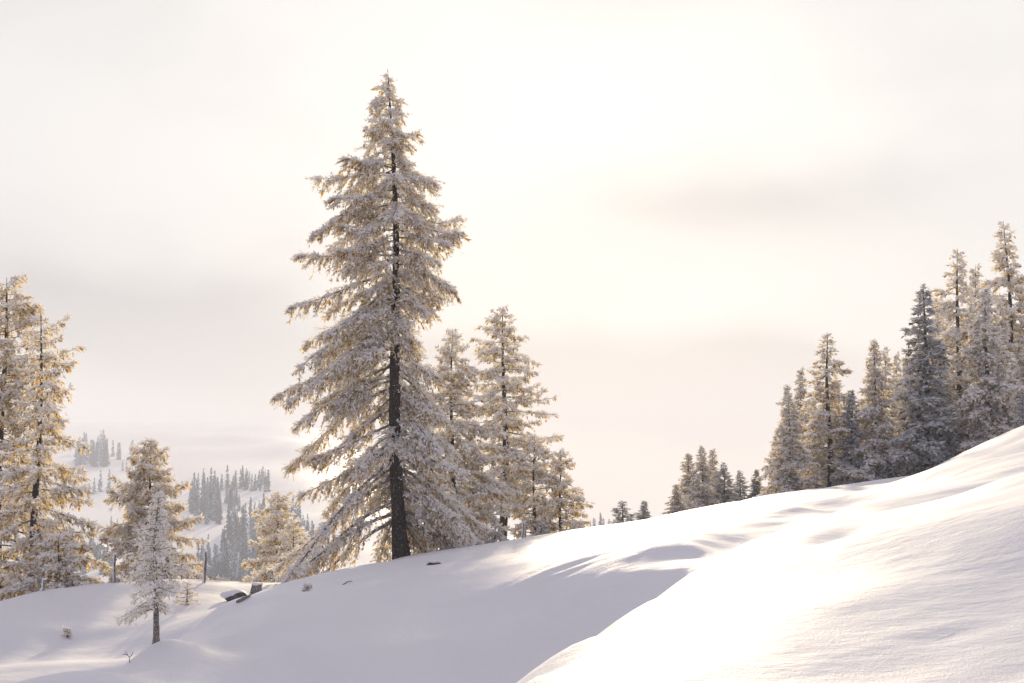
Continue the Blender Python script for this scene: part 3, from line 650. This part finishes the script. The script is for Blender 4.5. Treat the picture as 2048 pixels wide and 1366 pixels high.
# ------------------------------------------------------------------ small things on the snow
def lump(seed, r, squash=0.6, rough=0.35, n=2):
    import bmesh
    bm = bmesh.new(); bmesh.ops.create_icosphere(bm, subdivisions=3, radius=1)
    rs = np.random.RandomState(seed); k = rs.randn(7, 3) * 1.6; ph = rs.rand(7) * 6.28
    v = np.array([q.co[:] for q in bm.verts]); f = np.array([[w.index for w in p.verts] for p in bm.faces]); bm.free()
    d = 1 + rough * np.sin(v @ k.T * 1.4 + ph).mean(1) * 1.6 + rough * 0.25 * np.sin(v @ k.T * 4 + ph).mean(1)
    v = v * d[:, None] * np.array(r if hasattr(r, '__len__') else (r, r, r * squash)); return v, f
def post(px, top, d, width, label, tilt=0.0):
    b = ground_at(px, d); t = at(px, top, d); h = t[2] - b[2]
    e = empty('fence_post', b); e.rotation_euler = (0, tilt, 0.4); tag(e, label, 'fence post', 'old fence posts along the crest')
    rs = np.random.RandomState(int(px)); zz = np.linspace(-0.3, h, 9)
    p = np.stack((0.012 * np.sin(zz * 4 + px), 0.01 * np.cos(zz * 5), zz), 1)
    v, f = tube(p, np.full(9, width) * np.linspace(1.05, 0.85, 9), 8, rs, 0.2)
    n = len(v); v = np.concatenate((v, [p[-1] + (0, 0, 0.02)])); cap = np.array([(n - 8 + i, n - 8 + (i + 1) % 8, n) for i in range(8)])
    obj('stake', mesh('stake', v, [f, cap], WOOD, smooth=True), e)
    p2 = p[1:] + np.array((-width * 0.75, -width * 0.35, 0.01)); v, f = tube(p2, np.full(8, width * 0.55), 7, rs, 0.7)
    obj('rime_crust', mesh('rime_crust', v, f, RIME, smooth=True), e)
    v, f = lump(int(px) + 1, (width * 1.3, width * 1.3, width * 0.9)); obj('snow_cap', mesh('snow_cap', v + p[-1] + np.array((0, 0, width * 0.3)), f, SNOW, smooth=True), e)
post(241, 1108, 51.0, 0.05, 'thin rimed fence post left of the mid-sized spruce')
post(419, 1104, 51.5, 0.06, 'tallest rimed fence post standing against the blue far forest')
post(101, 1160, 47.8, 0.055, 'short fence post on the left mound before the golden spruces', 0.03)
post(373, 1128, 52.0, 0.03, 'thin stake half hidden by the mid-sized spruce boughs')
post(1043, 1044, 55.0, 0.045, 'leaning fence post left of its twin beside the middle clump', 0.10)
post(1049, 1042, 55.2, 0.035, 'upright thin fence post right of its leaning twin', 0.05)

def bush(seed, px, d, hpx, rpx, label, name='young_spruce', needle=NEEDLE, n=26, **kw):
    g = ground_at(px, d); s = d / F; g[2] -= 0.06
    a = dict(t0=0.02, dens=22, blen=rpx * s * 0.6, bd=60, bl=0.07, bw=0.012, e0=(0.1, 0.3), droop=(0.4, 0.2), hang=0.6, bare=0.05, trunk_r=0.03, limb_r=0.012); a.update(kw)
    sp = Spruce(seed, hpx * s + 0.06, cone_rad(rpx * s, 0.6, seed=seed), n, **a)
    return plant_tree(name, sp, g, label, needle=needle, cat='sapling')
bush(61, 385, 47.6, 44, 26, 'small half-buried spruce sapling under a snow cap beside the hollow', frost=0.5)
bush(62, 152, 43.2, 16, 9, 'tiny snowy sapling alone on the left mound', bl=0.05, frost=0.6)
bush(63, 621, 38.0, 12, 8, 'tiny rimed sapling poking from the snow bank below the big spruce', bl=0.05)
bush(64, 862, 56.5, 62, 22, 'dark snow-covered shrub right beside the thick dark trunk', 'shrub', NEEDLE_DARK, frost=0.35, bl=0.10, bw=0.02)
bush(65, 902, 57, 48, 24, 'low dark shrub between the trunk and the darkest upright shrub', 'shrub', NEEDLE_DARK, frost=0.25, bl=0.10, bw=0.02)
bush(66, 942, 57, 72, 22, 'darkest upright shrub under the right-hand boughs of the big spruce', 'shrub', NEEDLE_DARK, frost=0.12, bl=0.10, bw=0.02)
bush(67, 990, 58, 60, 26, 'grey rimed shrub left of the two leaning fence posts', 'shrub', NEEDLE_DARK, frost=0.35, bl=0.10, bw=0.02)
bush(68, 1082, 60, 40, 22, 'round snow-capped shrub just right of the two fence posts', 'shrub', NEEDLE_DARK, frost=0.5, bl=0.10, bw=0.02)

# boulder with snow cap over a dark hollow
b = at(470, 1190, 48.0); gz = hz(b[0], 48.0)
e = empty('boulder', (b[0], 48.0, gz + 0.06)); e.scale = (0.9, 0.9, 0.85); tag(e, 'dark boulder under a thick snow cap beside the hollow', 'boulder')
v, f = lump(5, (0.34, 0.30, 0.24), rough=0.5); obj('rock_body', mesh('rock_body', v + np.array((0.16, -0.16, 0.02)), f, ROCK, smooth=True), e)
v, f = lump(6, (0.50, 0.46, 0.20), rough=0.28); obj('snow_cap', mesh('snow_cap', v + np.array((-0.03, 0.10, 0.13)), f, SNOW, smooth=True), e)
b = at(512, 1182, 46.5); gz = hz(b[0], 46.5)
e = empty('tree_stump', (b[0], 46.5, gz)); tag(e, 'small rimed tree stump at the edge of the snow bank', 'stump')
rs = np.random.RandomState(4); v, f = tube([(0, 0, -0.2), (0, 0, 0.1), (0.02, 0, 0.3), (0.03, 0, 0.42)], [0.22, 0.2, 0.18, 0.17], 12, rs, 0.25); obj('stump_body', mesh('stump_body', v, f, BARK_RIMED, smooth=True), e)
v, f = lump(9, (0.2, 0.2, 0.08)); obj('snow_cap', mesh('snow_cap', v + np.array((0.03, 0, 0.42)), f, SNOW, smooth=True), e)
def stick(pts, r, label, name='dead_branch', forks=()):
    w = []
    for px, py, dz in pts:
        q = hit(px, py, 25, 60); w.append((q[0], q[1], hz(*q) + dz))
    w = np.array(w); o0 = w[0].copy()
    e = empty(name, o0); tag(e, label, 'branch')
    v, f = tube(w - o0, np.linspace(r, r * 0.5, len(w)), 6, np.random.RandomState(2), 0.3); obj('stem', mesh('stem', v, f, BARK_RIMED, smooth=True), e)
    for a_, b_ in forks:
        v, f = tube([np.array(a_), (np.array(a_) + np.array(b_)) / 2 + np.array((0, 0, 0.02)), np.array(b_)], [r * 0.5, r * 0.4, r * 0.25], 5); obj('twig', mesh('twig', v, f, BARK_RIMED, smooth=True), e)
    return e
stick([(474, 1209, 0.02), (486, 1203, 0.05), (500, 1196, 0.03)], 0.05, 'dark fallen branch lying on the snow below the stump')
stick([(686, 1166, 0.0), (695, 1163, 0.05), (704, 1160, 0.02)], 0.02, 'thin twig lying on the snow bank left of the big spruce')
g = ground_at(277, 30.6)
e = empty('dead_twig', g + np.array((0, 0, 0.0))); tag(e, 'thin forked dead twig sticking out of the snow before the small spruce', 'twig')
for nm, pth in (('stem', [(0, 0, -0.1), (-0.03, 0, 0.1), (-0.12, 0, 0.24)]), ('side_twig', [(-0.03, 0, 0.09), (0.03, 0, 0.16), (0.05, 0, 0.22)]), ('side_twig', [(-0.06, 0, 0.15), (-0.13, 0, 0.17), (-0.17, 0, 0.16)])):
    v, f = tube(pth, [0.010, 0.008, 0.004], 5); obj(nm, mesh(nm, v, f, BARK_RIMED, smooth=True), e)
def rock(px, py, r, label, seed):
    q = hit(px, py, 30, 56); e = empty('stone', (q[0], q[1], hz(*q))); tag(e, label, 'stone')
    v, f = lump(seed, r); obj('stone_body', mesh('stone_body', v, f, ROCK, smooth=True), e)
    v, f = lump(seed + 1, (r[0] * 0.9, r[1], r[2] * 0.45)); obj('snow_cap', mesh('snow_cap', v + np.array((0, 0.03, r[2] * 0.75)), f, SNOW, smooth=True), e)
rock(868, 1128, (0.20, 0.18, 0.13), 'small dark stone showing through the snow below the big spruce', 21)

# ------------------------------------------------------------------ winter haze filling the valley
zmin, zmax = float(ZZ.min()), float(max(ZZ.max() + 45, 24))
hx, y0, y1 = 3100, -40, 4450
hm = bpy.data.materials.new('haze_air'); hm.use_nodes = True; t = hm.node_tree; t.nodes.clear()
pv = t.nodes.new('ShaderNodeVolumePrincipled'); pv.inputs['Color'].default_value = (0.88, 0.92, 1.0, 1); pv.inputs['Density'].default_value = 0.00046; pv.inputs['Anisotropy'].default_value = 0.0
o = t.nodes.new('ShaderNodeOutputMaterial'); t.links.new(pv.outputs[0], o.inputs['Volume'])
v = [(x, y, z) for z in (zmin - 1, zmax) for y in (y0, y1) for x in (-hx - 100, hx + 100)]
f = np.array([(0, 2, 3, 1), (4, 5, 7, 6), (0, 1, 5, 4), (2, 6, 7, 3), (0, 4, 6, 2), (1, 3, 7, 5)])
hz_o = obj('haze', mesh('haze', v, f, hm)); tag(hz_o, 'cold bright haze hanging in the valley', kind='stuff')
